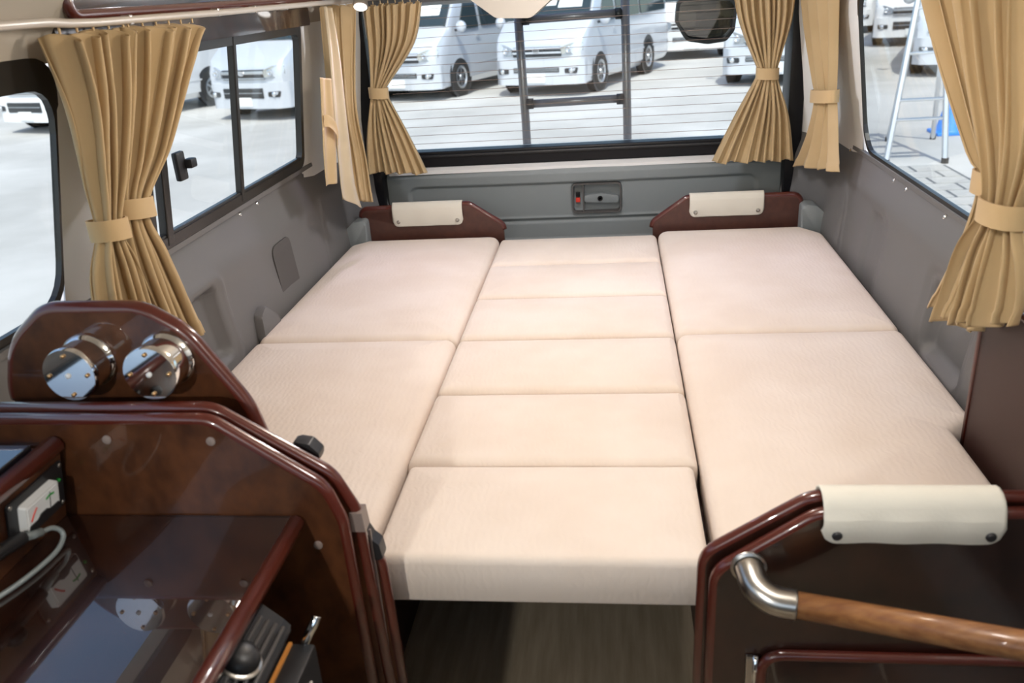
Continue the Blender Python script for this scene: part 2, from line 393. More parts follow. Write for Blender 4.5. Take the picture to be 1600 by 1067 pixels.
# ------------------------------------------------------------------ bed
def cushion(name, outline, z0, z1, r, label, group, crown=.006, rc=.02):
    Q = [Vector(p) for p in outline]; N_ = len(Q)
    area = sum(Q[i].x * Q[(i + 1) % N_].y - Q[(i + 1) % N_].x * Q[i].y for i in range(N_)); sgn = 1 if area > 0 else -1
    def inset(d):                                       # the outline moved inwards by d, corners rounded
        out = []; rr = []
        for i in range(N_):
            a = (Q[i] - Q[i - 1]).normalized(); c = (Q[(i + 1) % N_] - Q[i]).normalized()
            na = Vector((-a.y, a.x)) * sgn; nc = Vector((-c.y, c.x)) * sgn; m = (na + nc).normalized()
            out.append(tuple(Q[i] + m * (d / m.dot(na)))); k = rc[i] if isinstance(rc, (list, tuple)) else rc
            rr.append(max(.004, k - d * .7))
        return fillet(out, rr, 5)
    prof = [(.012, z0), (0, z0 + .012), (0, z1 - r)]
    for k in range(1, 7):
        th = k / 6 * math.pi / 2; prof.append((r * (1 - math.cos(th)), z1 - r + r * math.sin(th)))
    prof += [(r + .012, z1 + crown * .3), (r + .03, z1 + crown * .65), (r + .05, z1 + crown)]
    b = BM(); rings = [[b.verts.new((x, y, z)) for x, y in inset(ins)] for ins, z in prof]; n = len(rings[0])
    for a, c in zip(rings, rings[1:]):
        for i in range(n): b.faces.new((a[i], a[(i + 1) % n], c[(i + 1) % n], c[i]))
    b.faces.new(rings[0][::-1]); b.faces.new(rings[-1])
    o = obj(name, b, 'cushion', None, True, 60)
    return tag(o, label, 'cushion', group)
ZT, ZB = .46, .385
ords = ['foremost of the six narrow centre cushions, its pale front face showing', 'second centre cushion from the aisle end of the bed', 'third centre cushion from the aisle end of the bed',
        'fourth centre cushion from the aisle end of the bed', 'fifth centre cushion from the aisle end, one short of the tailgate', 'rearmost of the six narrow centre cushions, against the tailgate']
ys = [-.268, 0, .281, .562, .842, 1.123, 1.40]
for k in range(6):
    xw_ = .252 if k else .243
    z0 = ZB if k else .372
    cushion('bed_cushion', [(-xw_, ys[k] + .005), (xw_, ys[k] + .005), (xw_, ys[k + 1] - .005), (-xw_, ys[k + 1] - .005)], z0, ZT, .022 if k else .014, 'cream fabric, ' + ords[k], 'centre bed cushions', .006, .012)
cushion('bed_cushion', [(-.752, .564), (-.256, .564), (-.256, 1.425), (-.70, 1.425), (-.752, 1.37)], ZB, ZT + .004, .026, 'cream square cushion beside the tailgate, on the sliding window side', 'side bed cushions', .008, [.02, .02, .03, .03, .03])
cushion('bed_cushion', [(-.752, -.25), (-.256, -.25), (-.256, .560), (-.752, .560)], ZB, ZT + .004, .026, 'cream cushion partly hidden behind the console with round chrome knobs', 'side bed cushions', .008)
cushion('bed_cushion', [(.256, .564), (.746, .564), (.752, 1.33), (.70, 1.415), (.256, 1.415)], ZB, ZT + .006, .026, 'cream square cushion beside the tailgate, on the step ladder side', 'side bed cushions', .008, [.02, .02, .04, .03, .03])
cushion('bed_cushion', [(.256, -.29), (.696, -.29), (.696, .10), (.744, .14), (.746, .560), (.256, .560)], ZB, ZT + .006, .026, 'cream notched cushion behind the white-draped partition', 'side bed cushions', .008, [.02, .02, .015, .015, .02, .02])
# benches and centre board
t = thing('bench_box', 'dark wooden bench base under the cushions on the sliding window side', 'bench', (-.53, .58, 0), 'bench bases')
obj('body', bx(-.748, -.315, -.24, 1.41, 0, .355), 'wood_matt', t); obj('seat_board', bx(-.75, -.26, -.245, 1.42, .357, .383), 'wood_matt', t)
t = thing('bench_box', 'dark wooden bench base under the cushions on the step ladder side', 'bench', (.5, .58, 0), 'bench bases')
obj('body', bx(.262, .69, -.295, 1.41, 0, .355), 'wood_matt', t); obj('seat_board', bx(.255, .69, -.285, 1.41, .357, .383), 'wood_matt', t)
tag(obj('bed_board', bx(-.25, .25, .01, 1.39, .357, .383, bev=.003), 'wood_matt'), 'dark board bridging the two benches under the centre cushions', 'board')

# headboards
def headboard(pts, rad, cov, label, clabel):
    o = thing('headboard', label, 'headboard', ((pts[0][0] + pts[-1][0]) / 2, 1.46, .40), 'headboards')
    f = fillet(pts, rad)
    obj('board', prism(BM(), f, 'y', 1.447, 1.467, .003), 'headwood', o, True, 40)
    obj('edge_band', tube(BM(), [(x, 1.457, z) for x, z in f[1:-1]], .0108, 8), 'edge', o, True)
    c = thing('headboard_cover', clabel, 'cover', ((cov[0] + cov[1]) / 2, 1.44, cov[2]), 'cream flap covers')
    drape(c, cov[0], cov[1], cov[2], cov[3], 1.447, 1.467, .0105)
def drape(c, x0, x1, zb, zt, yf, yb, r, snaps=.018):
    """a cloth flap folded over the top of a board: profile in y,z swept along x with rounded lower corners"""
    b = BM(); th = .004; prof = []
    ym = (yf + yb) / 2; R_ = (yb - yf) / 2 + .004
    H = zt - zb
    def f(u, v):
        x = x0 + (x1 - x0) * u; e = min(u, 1 - u) * (x1 - x0); rc = .018
        low = zb + (rc - math.sqrt(max(0, rc * rc - max(0, rc - e) ** 2)) if e < rc else 0)
        if v < .62:
            t = v / .62; z = low + (zt - R_ - low) * t; return (x, ym - R_ - .0035 * math.sin(t * 2.6) - .001 * math.sin(u * 17), z)
        if v < .82:
            t = (v - .62) / .2 * math.pi; return (x, ym - R_ * math.cos(t), zt - R_ + R_ * math.sin(t))
        t = (v - .82) / .18; return (x, ym + R_, zt - R_ - H * .7 * t)
    gridmesh(b, 48, 40, f)
    cl = obj('flap', b, 'cover', c, True)
    m = cl.modifiers.new('thick', 'SOLIDIFY'); m.thickness = .003; m.offset = 1
    for x in (x0 + snaps, x1 - snaps):
        obj('snap', lathe(BM(), [(.0062, 0), (.0062, .002), (.004, .0045), (0, .005)], (x, ym - R_ - .006, zb + H * .22), (0, -1, .1), 16), 'steel', c, True, 40)
headboard([(-.722, .40), (-.722, .558), (-.355, .564), (-.246, .490), (-.242, .40)], [0, .025, .03, .03, 0], (-.612, -.377, .500, .575),
          'low dark wooden headboard beside the short rear curtain with loose tieback', 'cream flap on the headboard nearest the sliding window')
headboard([(.242, .40), (.242, .480), (.350, .556), (.702, .552), (.704, .40)], [0, .03, .03, .03, 0], (.358, .588, .497, .568),
          'low dark wooden headboard right of the tailgate latch', 'cream flap on the headboard beside the tailgate latch')
# corner boxes beside the headboards
for s, lb in ((-1, 'grey plastic corner box beside the headboard on the sliding window side'), (1, 'grey plastic corner box beside the headboard on the step ladder side')):
    o = obj('corner_box', prism(BM(), fillet([(s * .715, .42), (s * .715, .535), (s * .76, .528), (s * .785, .505), (s * .785, .42)], [0, .015, .02, .015, 0]), 'y', 1.40, 1.47, .008), 'tail', None, True, 40)
    o.location.x = -s * .018
    tag(o, lb, 'box', 'corner boxes')

# ------------------------------------------------------------------ curtains
def catmull(vals, ts, t):
    n = len(ts)
    for i in range(n - 1):
        if t <= ts[i + 1] or i == n - 2:
            a = (t - ts[i]) / (ts[i + 1] - ts[i]); a = max(0, min(1, a))
            p0, p1, p2, p3 = vals[max(i - 1, 0)], vals[i], vals[i + 1], vals[min(i + 2, n - 1)]
            m1 = (p2 - p0) * .5; m2 = (p3 - p1) * .5
            return p1 * (2 * a ** 3 - 3 * a * a + 1) + m1 * (a ** 3 - 2 * a * a + a) + p2 * (-2 * a ** 3 + 3 * a * a) + m2 * (a ** 3 - a * a)
def curtain(label, levels, tie, nor, n, group, seed=0, sag=0, jag=.006, cat='curtain', hooks=True, band=True, sharp=.2, flop=.35):
    """levels: (v, left point, right point, pleat depth); tie: index of the gathered level"""
    ts = [l[0] for l in levels]; Ls = [Vector(l[1]) for l in levels]; Rs = [Vector(l[2]) for l in levels]; As = [Vector((l[3], 0, 0)) for l in levels]
    N = Vector(nor).normalized(); rnd = random.Random(seed); ph = [rnd.uniform(0, 6.28) for _ in range(6)]
    base = (Ls[-1] + Rs[-1]) / 2
    t = thing('curtain', label, cat, tuple(base), group)
    nu, nv = max(90, int(n * 14)), 64
    tt = ts[tie]
    def f(u, v):
        L, Rr, A = catmull(Ls, ts, v), catmull(Rs, ts, v), catmull(As, ts, v).x
        d = (Rr - L); uu = u + .035 * math.sin(2 * math.pi * 1.3 * u + ph[0]) * math.sin(math.pi * u)
        a = 2 * math.pi * n * uu + ph[1] + .35 * math.sin(3.1 * v * 3 + ph[2] + 5 * u)
        s1 = math.sin(a); off = A * (s1 * (1 - sharp) + sharp * math.sin(2 * a + ph[3]) + .35 * math.sin(a * .37 + ph[4] + 2 * v))
        tang = A * .42 * math.sin(2 * a) / max(d.length, .02)
        edge = math.sin(math.pi * min(1, max(0, u)))
        p = L + d * (u + tang * min(1, edge * 4)) + N * off
        if v > .93: p = p + N * .002
        p.z -= max(0, off + A * .3) * flop * (1 - v) ** 10
        p.z += (-jag * (.6 + .6 * math.sin(a * .5 + ph[5])) * (v ** 3) + jag * .5 * math.sin(a + 1) * (1 - v) ** 6)
        return p
    b = BM(); gridmesh(b, nu, nv, f)
    c = obj('cloth', b, 'curtain', t, True)
    m = c.modifiers.new('thick', 'SOLIDIFY'); m.thickness = .0016; m.offset = 0
    if band:
        Lc, Rc, A = Ls[tie], Rs[tie], As[tie].x; ctr = (Lc + Rc) / 2; U = (Rc - Lc); hw = U.length / 2 + .006; U.normalize()
        b = BM(); k = 40; dep = max(A * 1.5, .012) + .006; hh = .017
        Q = []
        for dz, g in ((-hh, 0), (-hh, .003), (hh, .003), (hh, 0)):
            Q.append([b.verts.new(ctr + U * ((hw + g) * math.copysign(abs(math.cos(2 * math.pi * i / k)) ** .8, math.cos(2 * math.pi * i / k))) + N * ((dep + g) * math.sin(2 * math.pi * i / k)) + Vector((0, 0, dz + sag * math.cos(2 * math.pi * i / k)))) for i in range(k)])
        for s in range(4):
            for i in range(k): b.faces.new((Q[s][i], Q[s][(i + 1) % k], Q[(s + 1) % 4][(i + 1) % k], Q[(s + 1) % 4][i]))
        obj('tieback', b, 'lining', t, True, 40)
    if hooks:
        for i in range(n):
            p = Ls[0].lerp(Rs[0], (i + .5) / n)
            obj('runner', bx(p.x - .0012, p.x + .0012, p.y - .002, p.y + .002, p.z + .0, p.z + .009, bev=.0005), 'lining', t)
    return t
X = -.688
curtain('tan curtain tied back, nearest the console, by the front side window', [
    (0, (X, -.022, 1.192), (X, .20, 1.193), .024), (.2, (X, -.012, 1.09), (X, .155, 1.09), .022), (.42, (X, -.022, .98), (X, .085, .98), .017),
    (.55, (X, -.030, .900), (X, .025, .893), .012), (.72, (X, -.075, .83), (X, .045, .83), .018), (1, (X, -.12, .68), (X, .08, .68), .024)],
    3, (1, 0, 0), 5, 'window curtains', 3)
curtain('tan curtain tied back, at the front end of the sliding side window', [
    (0, (X, .17, 1.193), (X, .455, 1.188), .024), (.18, (X, .135, 1.10), (X, .362, 1.10), .022), (.38, (X, .08, .99), (X, .242, .99), .017),
    (.53, (X, .048, .915), (X, .117, .905), .012), (.68, (X, .035, .81), (X, .145, .815), .018), (1, (X, .045, .655), (X, .215, .64), .022)],
    3, (1, 0, 0), 6, 'window curtains', 8)
nc = curtain('narrow tan curtain with pale lining hanging loose at the rear end of the sliding window', [
    (0, (-.69, 1.245, 1.195), (-.655, 1.475, 1.195), .016), (.45, (-.69, 1.20, .93), (-.66, 1.36, .93), .016), (.75, (-.69, 1.21, .80), (-.66, 1.375, .75), .016), (1, (-.69, 1.20, .66), (-.655, 1.36, .61), .018)],
    1, (.8, -.5, 0), 5, 'window curtains', 5, band=False)
def strip(t, name, L, N, amp, n, m):
    ts = [i / (len(L) - 1) for i in range(len(L))]; A = [Vector(a) for a, b in L]; B = [Vector(b) for a, b in L]; N = Vector(N).normalized(); b = BM()
    gridmesh(b, 40, 40, lambda u, v: catmull(A, ts, v).lerp(catmull(B, ts, v), u) + N * amp * math.sin(2 * math.pi * n * u + 2 * v))
    c = obj(name, b, m, t, True); k = c.modifiers.new('thick', 'SOLIDIFY'); k.thickness = .0016; k.offset = 0
strip(nc, 'lining', [((-.66, 1.17, 1.197), (-.648, 1.20, 1.19)), ((-.66, 1.155, 1.08), (-.645, 1.208, 1.06)), ((-.66, 1.130, .97), (-.645, 1.206, .95)), ((-.66, 1.105, .85), (-.645, 1.20, .82)), ((-.66, 1.085, .73), (-.643, 1.19, .70)), ((-.66, 1.085, .685), (-.64, 1.215, .622))], (.8, -.5, 0), .007, 1.5, 'pale')
strip(nc, 'front_hem', [((-.668, 1.075, 1.02), (-.662, 1.14, 1.01)), ((-.668, 1.03, .90), (-.660, 1.115, .89)), ((-.667, 1.0, .83), (-.66, 1.10, .82)), ((-.665, .977, .745), (-.658, 1.07, .733))], (.8, -.5, 0), .006, 1.3, 'curtain')
strip(nc, 'tieback', [((-.660, 1.035, .925), (-.660, 1.03, .895)), ((-.650, 1.05, .922), (-.650, 1.045, .89)), ((-.645, 1.085, .895), (-.645, 1.075, .865)), ((-.648, 1.10, .855), (-.648, 1.085, .835))], (1, 0, 0), .001, 1, 'lining')
curtain('tan curtain gathered at the rear window, beside the lit spot lamp', [
    (0, (-.652, 1.53, 1.19), (-.462, 1.53, 1.19), .016), (.25, (-.652, 1.53, 1.07), (-.500, 1.53, 1.07), .014), (.5, (-.655, 1.53, .94), (-.606, 1.53, .94), .012), (.53, (-.656, 1.53, .925), (-.609, 1.53, .922), .012),
    (.75, (-.69, 1.53, .80), (-.555, 1.53, .80), .014), (1, (-.71, 1.53, .672), (-.498, 1.52, .66), .015)], 3, (0, -1, 0), 8, 'window curtains', 11)
curtain('tan curtain gathered at the rear window, beside the outside mirror', [
    (0, (.478, 1.53, 1.20), (.665, 1.53, 1.20), .016), (.25, (.505, 1.53, 1.07), (.660, 1.53, 1.07), .014), (.5, (.565, 1.53, .93), (.622, 1.53, .93), .012), (.53, (.568, 1.53, .918), (.620, 1.53, .915), .012),
    (.75, (.50, 1.53, .79), (.665, 1.53, .79), .014), (1, (.434, 1.52, .655), (.688, 1.53, .65), .015)], 3, (0, -1, 0), 9, 'window curtains', 14)
curtain('slim tan curtain tied back at the rear end of the large side window', [
    (0, (.678, 1.62, 1.2), (.715, 1.29, 1.2), .016), (.25, (.69, 1.55, 1.06), (.72, 1.26, 1.06), .014), (.5, (.70, 1.40, .90), (.722, 1.225, .90), .012), (.56, (.70, 1.355, .866), (.722, 1.215, .88), .012),
    (.8, (.70, 1.43, .75), (.722, 1.16, .77), .014), (1, (.69, 1.54, .632), (.72, 1.11, .70), .016)], 3, (-1, -.35, 0), 4, 'window curtains', 21)
X = .688
curtain('tan curtain tied back at the front end of the large side window', [
    (0, (X, .56, 1.21), (X, .17, 1.21), .024), (.3, (X, .345, 1.04), (X, .10, 1.04), .020), (.5, (X, .185, .925), (X, .055, .925), .015), (.56, (X, .128, .892), (X, .036, .898), .012),
    (.75, (X - .01, .13, .79), (X - .01, .02, .80), .017), (1, (X - .018, .215, .655), (X - .018, .02, .68), .018)], 3, (-1, 0, 0), 5, 'window curtains', 33)
X = .668
curtain('tan curtain tied back above the tall brown cupboard side', [
    (0, (X, .27, 1.21), (X, -.10, 1.21), .022), (.3, (X, .16, 1.06), (X, -.09, 1.06), .018), (.5, (X, .075, .95), (X, -.07, .95), .014), (.6, (X, .045, .870), (X, -.045, .875), .012),
    (.75, (X, .10, .79), (X, -.08, .81), .017), (1, (X, .14, .650), (X, -.085, .735), .020)], 3, (-1, 0, 0), 5, 'window curtains', 37)
# rails
tr = thing('curtain_rail', 'pale curtain rail running below the overhead wooden cabinet', 'rail', (-.68, .3, 1.2), 'curtain rails')
obj('rail', tube(BM(), [(-.672, -1.2, 1.211), (-.672, -.05, 1.210), (-.682, .02, 1.206), (-.686, .10, 1.204), (-.686, .60, 1.203), (-.683, 1.2, 1.205), (-.655, 1.49, 1.205)], .0065, 8), 'rail', tr, True)
for y in (.2, .55, .75, .95, 1.15): obj('rail_clip', bx(-.700, -.682, y - .006, y + .006, 1.196, 1.212, bev=.002), 'steel', tr)
tr = thing('curtain_rail', 'pale curtain rail above the large side window', 'rail', (.70, .5, 1.21), 'curtain rails')
obj('rail', tube(BM(), [(.70, -.4, 1.225), (.70, 1.2, 1.222), (.675, 1.5, 1.22)], .0065, 8), 'rail', tr, True)
tr = thing('curtain_rail', 'pale curtain rail above the rear window', 'rail', (0, 1.53, 1.21), 'curtain rails')
obj('rail', tube(BM(), [(-.66, 1.53, 1.207), (.66, 1.53, 1.215)], .0065, 8), 'rail', tr, True)

# overhead cabinet and backing board
t = thing('overhead_cabinet', 'glossy dark wooden overhead cabinet above the sliding window', 'cabinet', (-.71, .65, 1.21))
f = fillet([(.065, 1.26), (.065, 1.216), (1.38, 1.216), (1.38, 1.26)], [.01, .035, .02, .01])
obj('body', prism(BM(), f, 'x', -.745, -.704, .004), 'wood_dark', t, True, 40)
obj('edge_band', tube(BM(), [(-.706, a, b) for a, b in f[2:-2]], .010, 8), 'edge', t, True)
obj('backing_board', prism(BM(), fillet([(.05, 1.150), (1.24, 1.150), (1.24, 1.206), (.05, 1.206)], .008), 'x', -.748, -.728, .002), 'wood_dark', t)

# ------------------------------------------------------------------ lamps
def spot(label, loc, d, power, col, cone=100):
    t = thing('spot_lamp', label, 'lamp' if label else None, loc)
    if not label: t.parent = ceil
    D = Vector(d).normalized(); P = Vector(loc)
    obj('housing', lathe(BM(), [(.006, -.055), (.018, -.05), (.021, -.01), (.022, 0), (.019, .001), (.018, -.004)], P, D, 20), 'steel', t, True, 40)
    obj('lens', lathe(BM(), [(.0175, -.005), (.0175, -.002), (.01, .0005), (0, .001)], P, D, 20), 'led', t, True)
    obj('stem', tube(BM(), [P - D * .045, P - D * .05 + Vector((0, 0, .05)), P - D * .05 + Vector((0, 0, .12))], .006, 8), 'steel', t, True)
    l = bpy.data.lights.new('spot_light', 'SPOT'); l.energy = power; l.color = col; l.spot_size = R(cone); l.spot_blend = .8; l.shadow_soft_size = .02
    o = bpy.data.objects.new('spot_light', l); COL.objects.link(o); o.parent = t; o.location = D * .02
    o.rotation_euler = (-D).to_track_quat('Z', 'Y').to_euler()
spot('lit silver spot lamp above the rear corner, beside the gathered curtain', (-.585, 1.27, 1.188), (.05, -.55, -.75), 4.5, (.84, .72, 1))
spot(None, (.585, 1.20, 1.25), (-.05, -.5, -.8), 4.5, (.84, .72, 1))
def ceiling_fill(x, y, power, col=(1, .90, .80)):  # unseen ceiling lamps, added as fill to brighten the interior
    t = thing('fill_lamp', None, None, (x, y, 1.322)); t.parent = ceil
    obj('housing', lathe(BM(), [(.075, .012), (.075, 0), (.07, -.006), (.062, -.006), (.06, 0)], (x, y, 1.322), (0, 0, 1), 28), 'white', t, True, 40)
    obj('diffuser', lathe(BM(), [(.06, 0), (.055, -.003), (0, -.004)], (x, y, 1.322), (0, 0, 1), 28), 'fill_led', t, True)
    l = bpy.data.lights.new('fill_light', 'POINT'); l.shadow_soft_size = .05; l.energy = power; l.color = col
    o = bpy.data.objects.new('fill_light', l); COL.objects.link(o); o.parent = t; o.location = (0, 0, -.07)
ceiling_fill(.22, -.5, 8, (1, .96, .92))
ceiling_fill(.0, .30, 7, (1, .86, .72))
ceiling_fill(.0, 1.0, 10, (.96, .95, 1))
spot(None, (-.45, -1.6, 1.2), (.22, .86, -.47), 30, (1, .97, .90), 60)  # unseen spot added behind the camera to light panel and cushion face

# ------------------------------------------------------------------ left kitchen: partition, console, counter
def panel(t, name, pts, rad, y0, y1, m='wood', er=None, closed=False):
    f = fillet(pts, rad)
    obj(name, prism(BM(), f, 'y', y0, y1, .002), m, t, True, 40)
    e = er or (y1 - y0) / 2 * 1.05
    obj('edge_band', tube(BM(), [(x, (y0 + y1) / 2, z) for x, z in f[1:-1]], e, 10), 'edge', t, True)
t = thing('side_partition', 'glossy dark wooden partition with chamfered corner behind the counter', 'partition', (-.5, -.35, 0))
panel(t, 'rear_panel', [(-.755, 0), (-.755, .745), (-.395, .743), (-.253, .646), (-.228, .590), (-.213, .05), (-.213, 0)], [0, 0, .05, .05, .05, 0, 0], -.343, -.325)
panel(t, 'front_panel', [(-.755, 0), (-.755, .741), (-.390, .739), (-.257, .642), (-.240, .592), (-.234, .05), (-.234, 0)], [0, 0, .05, .05, .05, 0, 0], -.366, -.348)
for x, z in ((-.528, .716), (-.389, .713), (-.274, .557)):
    obj('screw_cap', lathe(BM(), [(.006, 0), (.006, .002), (.003, .003), (0, .003)], (x, -.366, z), (0, -1, 0), 14), 'tape', t, True, 40)
obj('tape', prism(BM(), [(-.2335, .563), (-.2335, .592), (-.217, .592), (-.215, .563)], 'y', -.346, -.3235), 'tape', t)
obj('catch_hook', prism(BM(), fillet([(-.236, .548), (-.226, .552), (-.218, .534), (-.208, .524), (-.205, .500), (-.222, .500), (-.234, .530)], .004), 'y', -.322, -.300, .002), 'bplas', t, True, 40)
panel(t, 'folded_leaf', [(-.33, 0), (-.33, .508), (-.214, .508), (-.205, .05), (-.205, 0)], [0, 0, .03, 0, 0], -.318, -.300)
obj('light_seam', bx(-.219, -.2165, -.3235, -.3195, .05, .55), 'tape', t)
obj('catch_hook', prism(BM(), fillet([(-.305, .655), (-.305, .686), (-.282, .682), (-.27, .668), (-.272, .655)], .006), 'y', -.322, -.300, .003), 'bplas', t, True, 40)

t = thing('knob_console', 'rounded dark wooden console behind the counter carrying two chrome knobs', 'console', (-.54, -.28, .46))
cpts = [(-.708, .472), (-.704, .75), (-.682, .815), (-.625, .862), (-.492, .860), (-.440, .826), (-.376, .72), (-.362, .66), (-.362, .472)]
panel(t, 'back_board', cpts, [0, .1, .1, .05, .06, .08, .12, .1, 0], -.289, -.267)
ZK = .793
for x in (-.577, -.467):
    k = obj('knob', lathe(BM(), [(.037, 0), (.038, .004), (.036, .008), (.034, .010), (.034, .036), (.0365, .039), (.0365, .045), (.035, .048), (0, .0495)], (x, -.289, ZK), (0, -1, 0), 40), 'chrome', t, True, 35)
    for dx, dz in ((0, .027), (-.026, 0), (.026, 0), (0, -.027)):
        obj('screw', lathe(BM(), [(.0028, 0), (.0028, .001), (0, .0015)], (x + dx, -.3385, ZK + dz), (0, -1, 0), 10), 'brass', k, True)
    obj('centre_stud', lathe(BM(), [(.0035, 0), (.0035, .0015), (0, .002)], (x, -.3385, ZK), (0, -1, 0), 10), 'white', k, True)

t = thing('counter_unit', 'low glossy dark counter cabinet in front of the chamfered partition', 'counter', (-.5, -.65, 0))
f = fillet([(-.752, -.368), (-.296, -.368), (-.296, -1.10), (-.752, -1.10)], .002)
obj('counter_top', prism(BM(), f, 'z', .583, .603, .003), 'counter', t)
obj('edge_band', tube(BM(), [(-.297, -.37, .594), (-.297, -1.1, .594)], .0115, 10), 'edge', t, True)
obj('cabinet_back', bx(-.752, -.58, -1.1, -.37, 0, .58), 'wood_matt', t)
obj('side_panel', bx(-.58, -.32, -1.10, -1.08, 0, .58), 'wood_matt', t)
t = thing('cooker_housing', 'raised dark wooden housing with black glass lid at the end of the counter', 'housing', (-.7, -.65, .603))
prof = [(-.752, .6035), (-.615, .6035), (-.595, .705), (-.752, .705)]
obj('body', prism(BM(), prof, 'y', -1.1, -.369), 'wood', t)
obj('edge_band', tube(BM(), [(-.599, -.370, .711), (-.599, -1.1, .711)], .0125, 10), 'edge', t, True)
obj('glass_lid', bx(-.75, -.614, -1.05, -.392, .7055, .7235, bev=.002), 'dglass', t)
# meter plate on the sloping face
MS = .88
NX = Vector((.102, 0, -.020)).normalized(); UP = Vector((.020, 0, .102)).normalized(); O = Vector((-.6135, 0, .611))
def slope(q): return tuple(O + UP * (q[2] * MS + .010) + NX * q[0] * MS + Vector((0, -.385 + (q[1] + .385) * MS, 0)))
t = thing('battery_meter', 'black meter plate with white dial on the counter housing', 'meter', (-.61, -.42, .61))
obj('plate', prism(BM(), rrect(-.495, -.372, .006, .082, .004), 'x', .0008, .004, .001, fn=slope), 'bplas', t)
g = obj('dial_case', prism(BM(), rrect(-.475, -.402, .026, .068, .003), 'x', .004, .016, .001, fn=slope), 'white', t)
obj('dial', prism(BM(), rrect(-.472, -.405, .030, .065, .002), 'x', .016, .0168, fn=slope), 'screenw', g)
obj('needle', prism(BM(), [(-.425, .032), (-.424, .032), (-.4225, .062), (-.4235, .062)], 'x', .0168, .0174, fn=slope), 'bplas', g)
obj('green_arc', prism(BM(), [(-.432, .054), (-.424, .056), (-.414, .054), (-.414, .057), (-.424, .059), (-.432, .057)], 'x', .0168, .0174, fn=slope), 'green', g)
obj('red_arc', prism(BM(), [(-.466, .040), (-.458, .050), (-.452, .055), (-.454, .057), (-.460, .052), (-.468, .042)], 'x', .0168, .0174, fn=slope), 'red', g)
obj('lower_mask', prism(BM(), fillet([(-.472, .0265), (-.405, .0265), (-.405, .036), (-.425, .036), (-.433, .041), (-.446, .041), (-.454, .036), (-.472, .036)], .003), 'x', .0165, .0182, fn=slope), 'bplas', g)
for y, z in ((-.489, .012), (-.378, .012), (-.489, .076), (-.378, .076)):
    p = slope((.004, y, z)); obj('screw', lathe(BM(), [(.003, 0), (.003, .001), (0, .0015)], p, tuple(NX), 10), 'steel', t, True)
obj('indicator', lathe(BM(), [(.0025, 0), (.0025, .003), (0, .004)], slope((.004, -.385, .055)), tuple(NX), 10), 'green', t, True)
# tap with a loop of grey hose
t = thing('hose_tap', 'dark tap with a loop of grey hose in front of the meter', 'tap', (-.6, -.5, .604))
obj('valve', tube(BM(), smooth_path([(-.598, -.56, .654), (-.594, -.51, .650), (-.592, -.475, .644)]), .008, 10), 'bplas', t, True)
obj('nozzle', tube(BM(), [(-.592, -.475, .644), (-.590, -.462, .638), (-.588, -.450, .634)], .0055, 10), 'greyhose', t, True)
obj('hose', tube(BM(), smooth_path([(-.588, -.452, .634), (-.584, -.436, .630), (-.580, -.428, .620), (-.577, -.432, .612), (-.574, -.452, .6075), (-.576, -.485, .6075), (-.584, -.52, .6075), (-.60, -.56, .6075)], 6), .0032, 8), 'greyhose', t, True)
obj('knob', lathe(BM(), [(.012, 0), (.013, .006), (.009, .012), (0, .013)], (-.592, -.535, .656), (.3, 0, 1), 14), 'bplas', t, True, 40)

# refrigerator under the counter
t = thing('portable_cooler', 'black ribbed appliance with knob and silver handle under the counter', 'appliance', (-.4, -.7, 0))
obj('body', bx(-.56, -.315, -1.02, -.472, .02, .545, bev=.02, seg=3), 'bplas', t, True, 40)
p = obj('control_panel', prism(BM(), fillet([(-.335, .556), (-.305, .557), (-.282, .535), (-.272, .522), (-.315, .500)], .004), 'y', -.98, -.482, .006), 'bplas', t, True, 40)
for k in range(7):
    s = k / 6; x = -.326 + .050 * s; z = .5575 - .004 * s - .026 * max(0, s - .42)
    obj('slat', tube(BM(), [(x, -.63, z), (x, -.500, z)], .0026, 6), 'grey_dark', p, True)
obj('orange_line', bx(-.2785, -.274, -1.0, -.490, .498, .5075), 'amber', t)
d = obj('door', bx(-.300, -.246, -1.0, -.487, .05, .504, bev=.005), 'bplas', t, True, 40)
obj('door_panel', bx(-.247, -.243, -.98, -.52, .07, .478, bev=.001), 'ltgrey', d)
obj('handle', tube(BM(), smooth_path([(-.262, -.482, .500), (-.256, -.480, .512), (-.250, -.476, .522), (-.247, -.470, .530)]), .006, 8), 'chrome', t, True)
kb = obj('knob', lathe(BM(), [(.021, 0), (.021, .010), (.018, .016), (.010, .020), (0, .021)], (-.298, -.570, .551), (.45, 0, .9), 24), 'bplas', t, True, 40)
obj('knob_ring', lathe(BM(), [(.0245, 0), (.0245, .003), (.0215, .005)], (-.298, -.570, .551), (.45, 0, .9), 24), 'steel', kb, True, 40)

# ------------------------------------------------------------------ right partition, cover, handrail, cupboard
t = thing('side_partition', 'dark wooden partition with rounded corner beside the aisle, draped with white flap', 'partition', (.5, -.33, 0))
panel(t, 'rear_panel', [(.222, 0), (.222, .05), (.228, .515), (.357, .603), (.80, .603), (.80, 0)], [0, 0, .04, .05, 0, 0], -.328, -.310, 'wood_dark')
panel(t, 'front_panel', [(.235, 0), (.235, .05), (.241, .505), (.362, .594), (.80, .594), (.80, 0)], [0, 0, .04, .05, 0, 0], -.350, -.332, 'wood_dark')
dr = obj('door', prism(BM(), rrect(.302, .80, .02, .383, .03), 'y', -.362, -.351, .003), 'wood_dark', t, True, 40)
f = rrect(.302, .80, .02, .383, .03); obj('edge_band', tube(BM(), [(x, -.357, z) for x, z in f + f[:1]], .0075, 8), 'edge', dr, True)
hg = obj('hinge', bx(.281, .291, -.358, -.351, .325, .378, bev=.002), 'steel', dr)
obj('hinge_pin', tube(BM(), [(.293, -.358, .322), (.293, -.358, .381)], .004, 8), 'chrome', hg, True)
